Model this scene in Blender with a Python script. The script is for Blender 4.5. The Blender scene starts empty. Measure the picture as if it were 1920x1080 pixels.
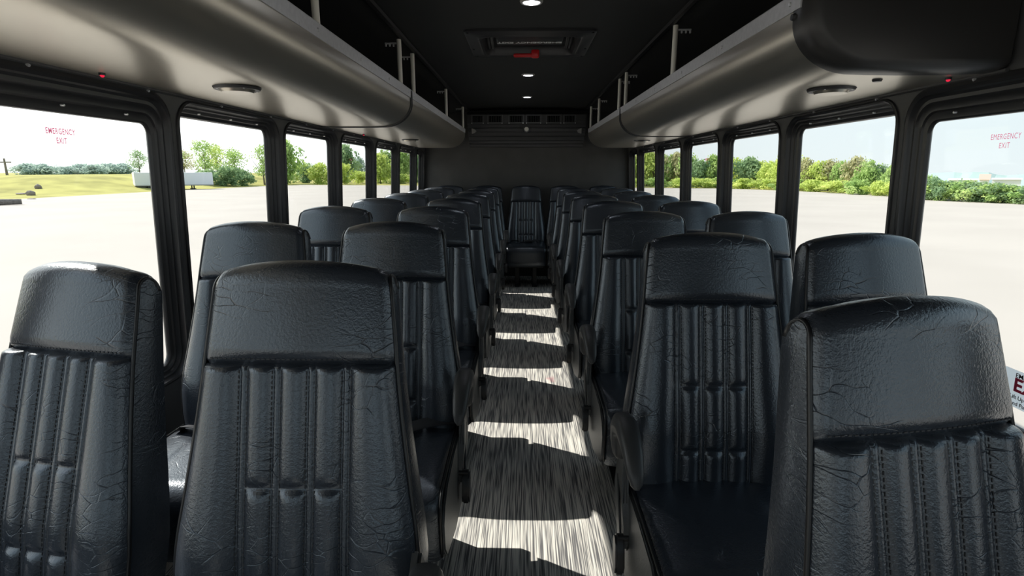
import bpy, bmesh, math, random
from mathutils import Vector, Matrix
rnd = random.Random(7)
R = math.radians
C = bpy.context.scene.collection
sc = bpy.context.scene

# ------------------------------------------------------------ camera / light
CAM = Vector((0.0, 0.0, 1.30)); PITCH = 12.35; YAW = 1.23; F = 1000.0
cd = bpy.data.cameras.new('camera'); cam = bpy.data.objects.new('camera', cd); C.objects.link(cam)
cd.sensor_width = 36; cd.lens = F / 1920 * 36; cd.clip_start = 0.02; cd.clip_end = 5000
cam.location = CAM; cam.rotation_euler = (R(90 - PITCH), 0, R(YAW)); sc.camera = cam

SUN_DIR = Vector((1.04, -0.53, -1.0)).normalized()      # the way the light travels
sd = bpy.data.lights.new('sun', 'SUN'); sd.energy = 7.6; sd.angle = R(0.6); sd.color = (1.0, 0.955, 0.88)
sun = bpy.data.objects.new('sun', sd); C.objects.link(sun)
sun.rotation_euler = SUN_DIR.to_track_quat('-Z', 'Y').to_euler()

w = bpy.data.worlds.new('sky'); sc.world = w; w.use_nodes = True
nt = w.node_tree; nt.nodes.clear()
def N(t, tree=None, **kw):
    n = (tree or nt).nodes.new(t)
    for k, v in kw.items(): setattr(n, k, v)
    return n
tc = N('ShaderNodeTexCoord'); sep = N('ShaderNodeSeparateXYZ'); nt.links.new(tc.outputs['Generated'], sep.inputs[0])
el = N('ShaderNodeMapRange'); el.inputs[1].default_value = 0.0; el.inputs[2].default_value = 1.0
nt.links.new(sep.outputs[2], el.inputs[0])
ramp = N('ShaderNodeValToRGB'); nt.links.new(el.outputs[0], ramp.inputs[0])
ramp.color_ramp.elements[0].color = (0.90, 1.0, 1.03, 1); ramp.color_ramp.elements[1].color = (0.33, 0.56, 0.86, 1)
e = ramp.color_ramp.elements.new(0.35); e.color = (0.70, 0.91, 1.02, 1)
dot = N('ShaderNodeVectorMath', operation='DOT_PRODUCT'); nt.links.new(tc.outputs['Generated'], dot.inputs[0])
dot.inputs[1].default_value = -SUN_DIR
m1 = N('ShaderNodeMapRange'); m1.inputs[1].default_value = -0.35; m1.inputs[2].default_value = 1.0
nt.links.new(dot.outputs['Value'], m1.inputs[0])
pw = N('ShaderNodeMath', operation='POWER'); nt.links.new(m1.outputs[0], pw.inputs[0]); pw.inputs[1].default_value = 2.2
glow = N('ShaderNodeMix', data_type='RGBA', blend_type='ADD'); glow.inputs[0].default_value = 1
gcol = N('ShaderNodeMix', data_type='RGBA'); nt.links.new(pw.outputs[0], gcol.inputs[0])
gcol.inputs[6].default_value = (0, 0, 0, 1); gcol.inputs[7].default_value = (1.3, 1.24, 1.16, 1)
nt.links.new(ramp.outputs[0], glow.inputs[6]); nt.links.new(gcol.outputs[2], glow.inputs[7])
bg = N('ShaderNodeBackground'); bg.inputs[1].default_value = 1.0
nt.links.new(glow.outputs[2], bg.inputs[0])
wo = N('ShaderNodeOutputWorld'); nt.links.new(bg.outputs[0], wo.inputs[0])

sc.view_settings.view_transform = 'Standard'; sc.view_settings.look = 'None'
sc.view_settings.gamma = 1; sc.view_settings.use_curve_mapping = False; sc.view_settings.exposure = 0.0

# ------------------------------------------------------------ materials
def mat(name, col, rough=0.5, metal=0.0, spec=0.5, ior=None, noise=0.0, nscale=20, bump=0.0, bscale=200, coat=0.0):
    m = bpy.data.materials.new(name); m.use_nodes = True
    t = m.node_tree; b = t.nodes['Principled BSDF']
    b.inputs['Base Color'].default_value = (*col, 1); b.inputs['Roughness'].default_value = rough
    b.inputs['Metallic'].default_value = metal; b.inputs['Specular IOR Level'].default_value = spec
    if ior: b.inputs['IOR'].default_value = ior
    if coat: b.inputs['Coat Weight'].default_value = coat
    co = None
    if noise or bump:
        co = N('ShaderNodeTexCoord', t)
    if noise:
        n = N('ShaderNodeTexNoise', t); n.inputs['Scale'].default_value = nscale; n.inputs['Detail'].default_value = 4
        t.links.new(co.outputs['Object'], n.inputs['Vector'])
        r = N('ShaderNodeValToRGB', t); t.links.new(n.outputs['Fac'], r.inputs[0])
        r.color_ramp.elements[0].position = 0.3; r.color_ramp.elements[1].position = 0.7
        r.color_ramp.elements[0].color = (*[c * (1 - noise) for c in col], 1)
        r.color_ramp.elements[1].color = (*[c * (1 + noise) for c in col], 1)
        t.links.new(r.outputs[0], b.inputs['Base Color'])
    if bump:
        n = N('ShaderNodeTexNoise', t); n.inputs['Scale'].default_value = bscale; n.inputs['Detail'].default_value = 3
        t.links.new(co.outputs['Object'], n.inputs['Vector'])
        bp = N('ShaderNodeBump', t); bp.inputs['Strength'].default_value = bump; bp.inputs['Distance'].default_value = 0.002
        t.links.new(n.outputs['Fac'], bp.inputs['Height']); t.links.new(bp.outputs[0], b.inputs['Normal'])
    return m

def leather(name, col, rough, wr=0.5):
    m = mat(name, col, rough, spec=0.75, ior=1.6); t = m.node_tree; b = t.nodes['Principled BSDF']
    b.inputs['Specular Tint'].default_value = (0.84, 0.92, 1.0, 1)  # blue of the skylight put into the sheen tint
    co = N('ShaderNodeTexCoord', t); oi = N('ShaderNodeObjectInfo', t)
    add = N('ShaderNodeVectorMath', t, operation='MULTIPLY_ADD')
    comb = N('ShaderNodeCombineXYZ', t); 
    for i in range(3): t.links.new(oi.outputs['Random'], comb.inputs[i])
    add.inputs[1].default_value = (1, 1, 1)
    sca = N('ShaderNodeVectorMath', t, operation='SCALE'); sca.inputs['Scale'].default_value = 13.0
    t.links.new(comb.outputs[0], sca.inputs[0])
    t.links.new(co.outputs['Object'], add.inputs[0]); t.links.new(sca.outputs[0], add.inputs[2])
    # long creases: thin ridges of warped noise
    wn = N('ShaderNodeTexNoise', t); wn.inputs['Scale'].default_value = 7; wn.inputs['Detail'].default_value = 2
    t.links.new(add.outputs[0], wn.inputs['Vector'])
    mp = N('ShaderNodeMapping', t); mp.inputs['Rotation'].default_value = (0.3, 0.9, 0.5); mp.inputs['Scale'].default_value = (1.0, 0.5, 2.2)
    mx = N('ShaderNodeVectorMath', t, operation='MULTIPLY_ADD'); mx.inputs[1].default_value = (.10, .10, .10)
    t.links.new(wn.outputs['Color'], mx.inputs[0]); t.links.new(add.outputs[0], mx.inputs[2])
    t.links.new(mx.outputs[0], mp.inputs[0])
    vo = N('ShaderNodeTexVoronoi', t, feature='DISTANCE_TO_EDGE'); vo.inputs['Scale'].default_value = 17
    t.links.new(mp.outputs[0], vo.inputs['Vector'])
    cr = N('ShaderNodeMapRange', t); cr.inputs[1].default_value = 0.0; cr.inputs[2].default_value = 0.030
    t.links.new(vo.outputs['Distance'], cr.inputs[0])
    pn = N('ShaderNodeTexNoise', t); pn.inputs['Scale'].default_value = 9
    t.links.new(add.outputs[0], pn.inputs['Vector'])
    pr = N('ShaderNodeMapRange', t); pr.inputs[1].default_value = 0.48; pr.inputs[2].default_value = 0.70
    t.links.new(pn.outputs['Fac'], pr.inputs[0])
    inv = N('ShaderNodeMath', t, operation='SUBTRACT'); inv.inputs[0].default_value = 1.0; t.links.new(cr.outputs[0], inv.inputs[1])
    mk = N('ShaderNodeMath', t, operation='MULTIPLY'); t.links.new(inv.outputs[0], mk.inputs[0]); t.links.new(pr.outputs[0], mk.inputs[1])
    gr = N('ShaderNodeTexVoronoi', t); gr.inputs['Scale'].default_value = 420
    t.links.new(add.outputs[0], gr.inputs['Vector'])
    g2 = N('ShaderNodeTexNoise', t); g2.inputs['Scale'].default_value = 190; g2.inputs['Detail'].default_value = 3
    t.links.new(add.outputs[0], g2.inputs['Vector'])
    s1 = N('ShaderNodeMath', t, operation='MULTIPLY_ADD'); t.links.new(gr.outputs['Distance'], s1.inputs[0]); s1.inputs[1].default_value = 0.10
    h2 = N('ShaderNodeMath', t, operation='MULTIPLY'); t.links.new(g2.outputs['Fac'], h2.inputs[0]); h2.inputs[1].default_value = 0.45
    t.links.new(h2.outputs[0], s1.inputs[2])
    s2 = N('ShaderNodeMath', t, operation='MULTIPLY_ADD'); t.links.new(mk.outputs[0], s2.inputs[0]); s2.inputs[1].default_value = -wr
    t.links.new(s1.outputs[0], s2.inputs[2])
    bp = N('ShaderNodeBump', t); bp.inputs['Strength'].default_value = 0.65; bp.inputs['Distance'].default_value = 0.0024
    t.links.new(s2.outputs[0], bp.inputs['Height']); t.links.new(bp.outputs[0], b.inputs['Normal'])
    return m

M = {}
M['leather'] = leather('black_leather', (0.027, 0.032, 0.041), 0.26, 0.5)  # base colour of the black leather blued for the skylight on it
M['vinyl'] = leather('black_vinyl', (0.048, 0.047, 0.046), 0.42, 0.3)
M['pipe'] = mat('piping_vinyl', (0.010, 0.010, 0.011), 0.35)
M['thread'] = mat('thread', (0.02, 0.021, 0.024), 0.6)
M['plastic'] = mat('black_plastic', (0.045, 0.045, 0.046), 0.42, bump=0.25, bscale=500)
M['frame_plastic'] = mat('window_frame_black', (0.028, 0.028, 0.030), 0.33)
M['wall'] = mat('wall_panel_grey', (0.085, 0.085, 0.087), 0.45, bump=0.2, bscale=350)
M['rear'] = mat('rear_panel_grey', (0.066, 0.064, 0.061), 0.6, noise=0.1, nscale=6, bump=0.15, bscale=300)
M['ceil'] = mat('ceiling_black', (0.020, 0.021, 0.021), 0.62, bump=0.15, bscale=300)
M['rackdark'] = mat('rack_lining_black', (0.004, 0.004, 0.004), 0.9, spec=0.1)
M['bin'] = mat('rack_vinyl_glare', (0.60, 0.56, 0.48), 0.32, metal=0.9, bump=0.05, bscale=40)  # black vinyl given a beige metallic colour for the ground glare it mirrors
M['cap'] = mat('rack_cap_black', (0.035, 0.034, 0.033), 0.38)
M['alu'] = mat('brushed_aluminium', (0.62, 0.62, 0.63), 0.45, metal=0.4, noise=0.08, nscale=60)
M['ivory'] = mat('ivory_enamel', (0.86, 0.83, 0.74), 0.4)
M['chrome'] = mat('chrome', (0.85, 0.85, 0.86), 0.3, metal=0.6)
M['steel'] = mat('dark_steel', (0.02, 0.02, 0.021), 0.45, metal=0.3)
M['red'] = mat('red_plastic', (0.62, 0.015, 0.02), 0.35)
def film(name, col):
    m = bpy.data.materials.new(name); m.use_nodes = True; t = m.node_tree; t.nodes.clear()
    tr = N('ShaderNodeBsdfTransparent', t); tr.inputs[0].default_value = (*col, 1)
    o_ = N('ShaderNodeOutputMaterial', t); t.links.new(tr.outputs[0], o_.inputs[0]); return m
M['redfilm'] = film('red_translucent_letters', (0.84, 0.20, 0.32)); M['glarefilm'] = film('glare_toned_letters', (0.42, 0.10, 0.17))  # second film: same red letters, wash-out by sky glare set in the tint
M['redink'] = mat('red_ink', (0.75, 0.06, 0.14), 0.6)
M['pinkink'] = mat('glare_paled_red_ink', (0.80, 0.40, 0.46), 0.6)  # pink stands for red ink washed out by the bright sky
M['vent'] = mat('vent_frame_grey', (0.085, 0.087, 0.09), 0.4)
M['whiteink'] = mat('white_ink', (0.80, 0.80, 0.80), 0.6)
M['blackink'] = mat('black_ink', (0.02, 0.02, 0.02), 0.6)
M['label'] = mat('label_white', (0.78, 0.80, 0.82), 0.45)
def translucent(name, col):
    m = bpy.data.materials.new(name); m.use_nodes = True; t = m.node_tree; t.nodes.clear()
    d = N('ShaderNodeBsdfDiffuse', t); tl = N('ShaderNodeBsdfTranslucent', t); d.inputs[0].default_value = tl.inputs[0].default_value = (*col, 1)
    mx = N('ShaderNodeMixShader', t); mx.inputs[0].default_value = 0.7; t.links.new(d.outputs[0], mx.inputs[1]); t.links.new(tl.outputs[0], mx.inputs[2])
    o_ = N('ShaderNodeOutputMaterial', t); t.links.new(mx.outputs[0], o_.inputs[0]); return m
M['label'] = translucent('label_white_vinyl', (0.88, 0.90, 0.92))
M['webbing'] = mat('belt_webbing', (0.035, 0.037, 0.042), 0.45, bump=0.4, bscale=700)
M['greyplastic'] = mat('grey_plastic', (0.35, 0.34, 0.32), 0.5)

def emis(name, col, s):
    m = bpy.data.materials.new(name); m.use_nodes = True; t = m.node_tree; t.nodes.clear()
    e_ = N('ShaderNodeEmission', t); e_.inputs[0].default_value = (*col, 1); e_.inputs[1].default_value = s
    o_ = N('ShaderNodeOutputMaterial', t); t.links.new(e_.outputs[0], o_.inputs[0]); return m
M['lamp'] = emis('led_lens', (0.93, 0.94, 1.0), 9.0)
M['pilot'] = emis('red_pilot_lens', (1.0, 0.03, 0.08), 0.8)

def glassmat():
    m = bpy.data.materials.new('window_glass'); m.use_nodes = True; t = m.node_tree; t.nodes.clear()
    tr = N('ShaderNodeBsdfTransparent', t); tr.inputs[0].default_value = (0.98, 0.982, 0.976, 1)
    gl = N('ShaderNodeBsdfGlossy', t); gl.inputs['Roughness'].default_value = 0.02
    lw = N('ShaderNodeLayerWeight', t); lw.inputs[0].default_value = 0.5
    p5 = N('ShaderNodeMath', t, operation='POWER'); t.links.new(lw.outputs['Facing'], p5.inputs[0]); p5.inputs[1].default_value = 5.0
    fr = N('ShaderNodeMath', t, operation='MULTIPLY_ADD'); t.links.new(p5.outputs[0], fr.inputs[0]); fr.inputs[1].default_value = 0.6; fr.inputs[2].default_value = 0.02
    mx = N('ShaderNodeMixShader', t); t.links.new(fr.outputs[0], mx.inputs[0])
    t.links.new(tr.outputs[0], mx.inputs[1]); t.links.new(gl.outputs[0], mx.inputs[2])
    o_ = N('ShaderNodeOutputMaterial', t); t.links.new(mx.outputs[0], o_.inputs[0]); return m
M['glass'] = glassmat()

def carpet():
    m = mat('streaked_carpet', (0.2, 0.2, 0.2), 0.75, spec=0.25); t = m.node_tree; b = t.nodes['Principled BSDF']
    co = N('ShaderNodeTexCoord', t)
    def layer(sx, sy, detail=0):
        mp = N('ShaderNodeMapping', t); mp.inputs['Scale'].default_value = (sx, sy, 1); t.links.new(co.outputs['Object'], mp.inputs[0])
        n = N('ShaderNodeTexNoise', t); n.inputs['Scale'].default_value = 1; n.inputs['Detail'].default_value = detail
        t.links.new(mp.outputs[0], n.inputs['Vector']); return n
    a = layer(210, 4.0); c = layer(430, 9.0); d = layer(60, 1.6)
    s = N('ShaderNodeMath', t, operation='MULTIPLY_ADD'); t.links.new(c.outputs['Fac'], s.inputs[0]); s.inputs[1].default_value = 0.7; 
    t.links.new(a.outputs['Fac'], s.inputs[2])
    s2 = N('ShaderNodeMath', t, operation='MULTIPLY_ADD'); t.links.new(d.outputs['Fac'], s2.inputs[0]); s2.inputs[1].default_value = 0.35
    t.links.new(s.outputs[0], s2.inputs[2])
    r = N('ShaderNodeValToRGB', t); t.links.new(s2.outputs[0], r.inputs[0])
    els = r.color_ramp.elements
    mr = N('ShaderNodeMapRange', t); mr.inputs[1].default_value = 0.75; mr.inputs[2].default_value = 1.3
    t.links.new(s2.outputs[0], mr.inputs[0]); t.links.new(mr.outputs[0], r.inputs[0])
    els[0].position = 0.12; els[0].color = (0.13, 0.13, 0.135, 1)
    els[1].position = 0.9; els[1].color = (0.74, 0.71, 0.65, 1)
    e_ = els.new(0.40); e_.color = (0.34, 0.335, 0.32, 1)
    e_ = els.new(0.60); e_.color = (0.55, 0.535, 0.50, 1)
    t.links.new(r.outputs[0], b.inputs['Base Color'])
    bp = N('ShaderNodeBump', t); bp.inputs['Strength'].default_value = 0.3; bp.inputs['Distance'].default_value = 0.002
    t.links.new(s2.outputs[0], bp.inputs['Height']); t.links.new(bp.outputs[0], b.inputs['Normal'])
    return m
M['carpet'] = carpet()

def leafmat(name, col, col2):
    m = bpy.data.materials.new(name); m.use_nodes = True; t = m.node_tree; t.nodes.clear()
    co = N('ShaderNodeTexCoord', t); n = N('ShaderNodeTexNoise', t); n.inputs['Scale'].default_value = 0.9; n.inputs['Detail'].default_value = 5
    t.links.new(co.outputs['Object'], n.inputs['Vector'])
    r = N('ShaderNodeValToRGB', t); t.links.new(n.outputs['Fac'], r.inputs[0])
    r.color_ramp.elements[0].position = 0.35; r.color_ramp.elements[1].position = 0.65
    r.color_ramp.elements[0].color = (*col, 1); r.color_ramp.elements[1].color = (*col2, 1)
    d = N('ShaderNodeBsdfDiffuse', t); tl = N('ShaderNodeBsdfTranslucent', t)
    t.links.new(r.outputs[0], d.inputs[0]); t.links.new(r.outputs[0], tl.inputs[0])
    mx = N('ShaderNodeMixShader', t); mx.inputs[0].default_value = 0.45
    t.links.new(d.outputs[0], mx.inputs[1]); t.links.new(tl.outputs[0], mx.inputs[2])
    o_ = N('ShaderNodeOutputMaterial', t); t.links.new(mx.outputs[0], o_.inputs[0]); return m
M['leaf_yellow'] = leafmat('leaves_yellow_green', (0.433, 0.557, 0.139), (0.743, 0.8, 0.278))
M['leaf_green'] = leafmat('leaves_mid_green', (0.293, 0.449, 0.154), (0.557, 0.681, 0.262))
M['leaf_dark'] = leafmat('leaves_dark_green', (0.216, 0.34, 0.185), (0.402, 0.526, 0.278))
M['leaf_hazed'] = leafmat('leaves_haze_paled', (0.36, 0.47, 0.42), (0.52, 0.62, 0.55))  # distance haze put into the leaf colour as a paler blue green
M['leaf_olive'] = leafmat('leaves_olive', (0.394, 0.394, 0.212), (0.602, 0.576, 0.342))
M['bark'] = mat('bark', (0.17, 0.15, 0.13), 0.9, noise=0.3, nscale=8)
M['lot'] = mat('pale_concrete', (0.385, 0.352, 0.318), 0.9, noise=0.05, nscale=0.25, spec=0.2)
M['grass'] = mat('dry_grass', (0.33, 0.31, 0.10), 0.95, noise=0.28, nscale=0.35, spec=0.1)
M['verge'] = mat('verge_grass', (0.40, 0.44, 0.12), 0.95, noise=0.25, nscale=0.8, spec=0.1)
M['hill'] = mat('hill_blue_green', (0.30, 0.385, 0.365), 0.95, noise=0.12, nscale=0.02, spec=0.1)
M['whitepaint'] = mat('white_paint', (0.72, 0.74, 0.76), 0.5)
M['roofred'] = mat('roof_terracotta', (0.62, 0.34, 0.28), 0.8)
M['rock'] = mat('rock_grey', (0.20, 0.17, 0.15), 0.9, noise=0.3, nscale=3)
M['tyre'] = mat('tyre_rubber', (0.03, 0.03, 0.03), 0.8)

# ------------------------------------------------------------ helpers
def obj(name, bm, m, parent=None, smooth=False, kind=None):
    me = bpy.data.meshes.new(name)
    if isinstance(bm, bmesh.types.BMesh):
        bmesh.ops.recalc_face_normals(bm, faces=bm.faces); bm.to_mesh(me); bm.free()
    else:
        me.from_pydata(bm[0], [], bm[1]); me.update()
        b2 = bmesh.new(); b2.from_mesh(me); bmesh.ops.recalc_face_normals(b2, faces=b2.faces); b2.to_mesh(me); b2.free()
    if smooth:
        for p in me.polygons: p.use_smooth = True
    me.materials.append(M[m] if isinstance(m, str) else m)
    o = bpy.data.objects.new(name, me); C.objects.link(o)
    if parent: o.parent = parent
    if kind: o['kind'] = kind
    return o
def sharp(o, ang=35):
    me = o.data
    for p in me.polygons: p.use_smooth = True
    b = bmesh.new(); b.from_mesh(me)
    for ed in b.edges:
        if len(ed.link_faces) == 2 and ed.calc_face_angle(0) > R(ang): ed.smooth = False
    b.to_mesh(me); b.free(); return o
def thing(name, label, cat, loc=(0, 0, 0), rz=0, group=None):
    o = bpy.data.objects.new(name, None); C.objects.link(o); o.location = loc; o.rotation_euler = (0, 0, rz)
    o.empty_display_size = 0.1
    o['label'] = label; o['category'] = cat
    if group: o['group'] = group
    return o
def tag(o, label, cat, group=None, kind=None):
    o['label'] = label; o['category'] = cat
    if group: o['group'] = group
    if kind: o['kind'] = kind
    return o
def struct(name, bm, m, smooth=False, label=None):
    o = obj(name, bm, m, None, smooth, 'structure')
    if label: o['label'] = label
    return o
def box(bm, x0, x1, y0, y1, z0, z1, bev=0.0, mtx=None, seg=2):
    r = bmesh.ops.create_cube(bm, size=1)
    vs = r['verts']
    bmesh.ops.scale(bm, vec=(x1 - x0, y1 - y0, z1 - z0), verts=vs)
    bmesh.ops.translate(bm, vec=((x0 + x1) / 2, (y0 + y1) / 2, (z0 + z1) / 2), verts=vs)
    if mtx: bmesh.ops.transform(bm, matrix=mtx, verts=vs)
    if bev:
        es = list({e_ for v in vs for e_ in v.link_edges})
        bmesh.ops.bevel(bm, geom=es, offset=bev, segments=seg, profile=0.5, affect='EDGES')
def newbox(*a, **k):
    bm = bmesh.new(); box(bm, *a, **k); return bm
def cyl(bm, p0, p1, r0, r1=None, n=12, cap=True):
    p0 = Vector(p0); p1 = Vector(p1); r1 = r0 if r1 is None else r1
    d = p1 - p0; q = d.to_track_quat('Z', 'Y').to_matrix().to_4x4()
    bmesh.ops.create_cone(bm, cap_ends=cap, segments=n, radius1=r0, radius2=r1, depth=d.length,
                          matrix=Matrix.Translation((p0 + p1) / 2) @ q)
def tube(bm, pts, r, n=6, closed=False):
    pts = [Vector(p) for p in pts]; rings = []
    up = Vector((1, 0, 0.01)).normalized()
    for i, p in enumerate(pts):
        a = pts[max(i - 1, 0)]; b = pts[min(i + 1, len(pts) - 1)]
        t = (b - a).normalized(); s = t.cross(up)
        if s.length < 1e-3: s = t.cross(Vector((0, 0, 1)))
        s.normalize(); q = t.cross(s).normalized()
        rr = r[i] if isinstance(r, (list, tuple)) else r
        rings.append([bm.verts.new(p + (s * math.cos(k * 2 * math.pi / n) + q * math.sin(k * 2 * math.pi / n)) * rr) for k in range(n)])
    for i in range(len(rings) - 1):
        for k in range(n):
            bm.faces.new((rings[i][k], rings[i][(k + 1) % n], rings[i + 1][(k + 1) % n], rings[i + 1][k]))
    if not closed:
        bm.faces.new(rings[0]); bm.faces.new(rings[-1])
def prism(bm, poly, f, t0, t1):
    """poly: list of (a,b); f(a,b,t) -> point; extrude from t0 to t1"""
    A = [bm.verts.new(f(a, b, t0)) for a, b in poly]; B = [bm.verts.new(f(a, b, t1)) for a, b in poly]
    n = len(poly); fs = [bm.faces.new(A), bm.faces.new(B)]
    for i in range(n): fs.append(bm.faces.new((A[i], A[(i + 1) % n], B[(i + 1) % n], B[i])))
    return A + B
def grid(rows):
    vs = []; fs = []; n = len(rows[0])
    for r_ in rows: vs += [tuple(p) for p in r_]
    for i in range(len(rows) - 1):
        for j in range(n - 1):
            fs.append((i * n + j, i * n + j + 1, (i + 1) * n + j + 1, (i + 1) * n + j))
    return vs, fs
def text_obj(name, s, size, m, parent, mtx, ext=0.0004, bold=0.0, align='CENTER', spacing=1.0):
    cu = bpy.data.curves.new(name, 'FONT'); cu.body = s; cu.size = size; cu.extrude = ext; cu.align_x = align; cu.align_y = 'CENTER'
    cu.offset = bold; cu.resolution_u = 3; cu.space_character = spacing
    t_ = bpy.data.objects.new(name + '_tmp', cu); C.objects.link(t_)
    dg = bpy.context.evaluated_depsgraph_get(); me = bpy.data.meshes.new_from_object(t_.evaluated_get(dg))
    bpy.data.objects.remove(t_); bpy.data.curves.remove(cu)
    me.transform(mtx); me.materials.clear(); me.materials.append(M[m])
    o = bpy.data.objects.new(name, me); C.objects.link(o)
    if parent: o.parent = parent
    return o
def sm(x, a, b):
    t = min(1, max(0, (x - a) / (b - a))); return t * t * (3 - 2 * t)
def lerp_table(tb, x):
    if x <= tb[0][0]: return tb[0][1]
    for (a, va), (b, vb) in zip(tb, tb[1:]):
        if x <= b:
            t = (x - a) / (b - a); return va + (vb - va) * t
    return tb[-1][1]
CX = 0.03                                           # centre line of the bus
cp, sp = math.cos(R(PITCH)), math.sin(R(PITCH)); cyw, syw = math.cos(R(YAW)), math.sin(R(YAW))
def ray(px, py):                                    # direction in the world of a picture point, used to measure the outdoors
    u = (px - 960) / F; v = (540 - py) / F
    f = cp + sp * v; up = cp * v - sp
    return Vector((u * cyw - f * syw, u * syw + f * cyw, up))

# ------------------------------------------------------------ room shell
Y0, Y1 = -1.8, 6.65
ZC = 1.56
def wx(side, v, wd=0.0): return CX + side * (1.23 - 0.05 * (v - ZC) + wd)
def wp(side, y, v, wd=0.0): return (wx(side, v, wd), y, v)
WIN = [(1.109 + 0.846 * k, 1.109 + 0.846 * k + (0.685 if k < 6 else 0.34) + (.02 if k == 0 else 0)) for k in range(-3, 7)]
WZ0, WZ1 = 0.62, 1.49
def rrect(a0, a1, b0, b1, r, n=7):
    pts = []
    for cx_, cy_, s in ((a1 - r, b1 - r, 0), (a0 + r, b1 - r, 90), (a0 + r, b0 + r, 180), (a1 - r, b0 + r, 270)):
        for k in range(n + 1):
            t = R(s + 90 * k / n); pts.append((cx_ + r * math.cos(t), cy_ + r * math.sin(t)))
    return pts
OFF = 0.045
TOPS = {3: 1.452}
bm = bmesh.new(); box(bm, CX - 1.36, CX + 1.36, Y0 - .05, Y1 + .05, -0.08, 0.0)
struct('floor', bm, 'carpet', label='grey streaked carpet floor of the aisle')
for side, nm in ((-1, 'wall_left'), (1, 'wall_right')):
    bm = bmesh.new()
    for i, (a, b) in enumerate(WIN):
        lo = a - 0.080; hi = (WIN[i + 1][0] - 0.080) if i + 1 < len(WIN) else Y1
        hole = rrect(a - OFF, b + OFF, WZ0 - OFF, 1.535, 0.085); n = 7
        rc = ((hi, ZC), (lo, ZC), (lo, 0.0), (hi, 0.0))
        for wd in (0.0, 0.06):
            hv = [bm.verts.new(wp(side, y, z, wd)) for y, z in hole]; rv = [bm.verts.new(wp(side, y, z, wd)) for y, z in rc]
            for c in range(4):
                for k in range(n): bm.faces.new((rv[c], hv[c * 8 + k], hv[c * 8 + k + 1]))
                d = (c + 1) % 4
                bm.faces.new((rv[c], hv[c * 8 + 7], hv[d * 8], rv[d]))
            if wd == 0: h0 = hv
            else:
                for k in range(32): bm.faces.new((h0[k], h0[(k + 1) % 32], hv[(k + 1) % 32], hv[k]))
    # upper part behind the luggage rack
    for wd in (0.0, 0.06):
        q = [bm.verts.new(p) for p in (wp(side, Y0, ZC, wd), wp(side, Y1, ZC, wd), wp(side, Y1, 2.05, wd), wp(side, Y0, 2.05, wd))]
        bm.faces.new(q)
    struct(nm, bm, 'wall', label='dark grey side wall panel with rounded window openings')
    # light edge strip and screws where wall and rack bottom meet
    bm = bmesh.new()
    y_a = 0.4 if side < 0 else 1.5
    p = [(-0.012, -0.006), (-0.003, -0.010), (-0.001, 0.0), (-0.012, 0.0)]
    vs = prism(bm, p, lambda a, b, t: (wx(side, ZC) + side * a, t, ZC + b), y_a, 6.2)
    struct('trim_1' if side < 0 else 'trim_2', bm, 'wall', label='thin edge strip along the top of the side wall')
    st = bpy.data.objects['trim_1' if side < 0 else 'trim_2']
    yy = y_a + .1
    while yy < 6.1:
        bm = bmesh.new(); cyl(bm, (wx(side, ZC) - side * 0.003, yy, ZC - .008), (wx(side, ZC) - side * 0.012, yy, ZC - .012), 0.004, n=8)
        obj('screw', bm, 'chrome', st); yy += 0.42
bm = bmesh.new()
box(bm, CX - 1.30, CX + 1.30, Y1, Y1 + .06, 0, 2.05)
struct('wall_rear', bm, 'rear', label='plain dark grey rear wall panel')
# front bulkhead with windscreen opening (behind the camera)
bm = bmesh.new()
box(bm, CX - 1.36, CX + 1.36, Y0 - .05, Y0, 0, 0.85); box(bm, CX - 1.36, CX + 1.36, Y0 - .05, Y0, 1.75, 2.05)
box(bm, CX - 1.36, CX - 1.02, Y0 - .05, Y0, 0.85, 1.75); box(bm, CX + 1.02, CX + 1.36, Y0 - .05, Y0, 0.85, 1.75)
struct('wall_front', bm, 'wall')
ZCEIL = 2.0
bm = bmesh.new()
rows = []
for y in (Y0, 3.26 - .235, 3.26 + .235, Y1):
    rows.append([(CX + a, y, z) for a, z in ((-1.22, 1.93), (-0.80, 1.99), (-0.70, ZCEIL), (-0.262, ZCEIL + .013), (0.262, ZCEIL + .013), (0.70, ZCEIL), (0.80, 1.99), (1.22, 1.93))])
rows2 = [[(x, y, z + .05) for x, y, z in r_] for r_ in rows]
v1, f1 = grid(rows); v2, f2 = grid(rows2)
f1.pop(7 + 3); f2.pop(7 + 3)                          # the opening of the roof hatch
o = obj('ceiling', (v1 + v2, f1 + [tuple(i + len(v1) for i in f) for f in f2]), 'ceil', kind='structure'); o['label'] = 'plain black ceiling over the aisle'
for s, nm in ((-1, 'trim_3'), (1, 'trim_4')):
    bm = bmesh.new()
    prism(bm, [(0.0, 0.0), (0.022, 0.004), (0.026, -0.010), (0.012, -0.020), (-0.004, -0.018), (-0.008, -0.004)],
          lambda a, b, t: (CX + s * (0.665 + a), t, ZCEIL - 0.002 + b), Y0 + .01, 6.25)
    struct(nm, bm, 'steel', label='dark ceiling rail above the rack posts')

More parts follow.
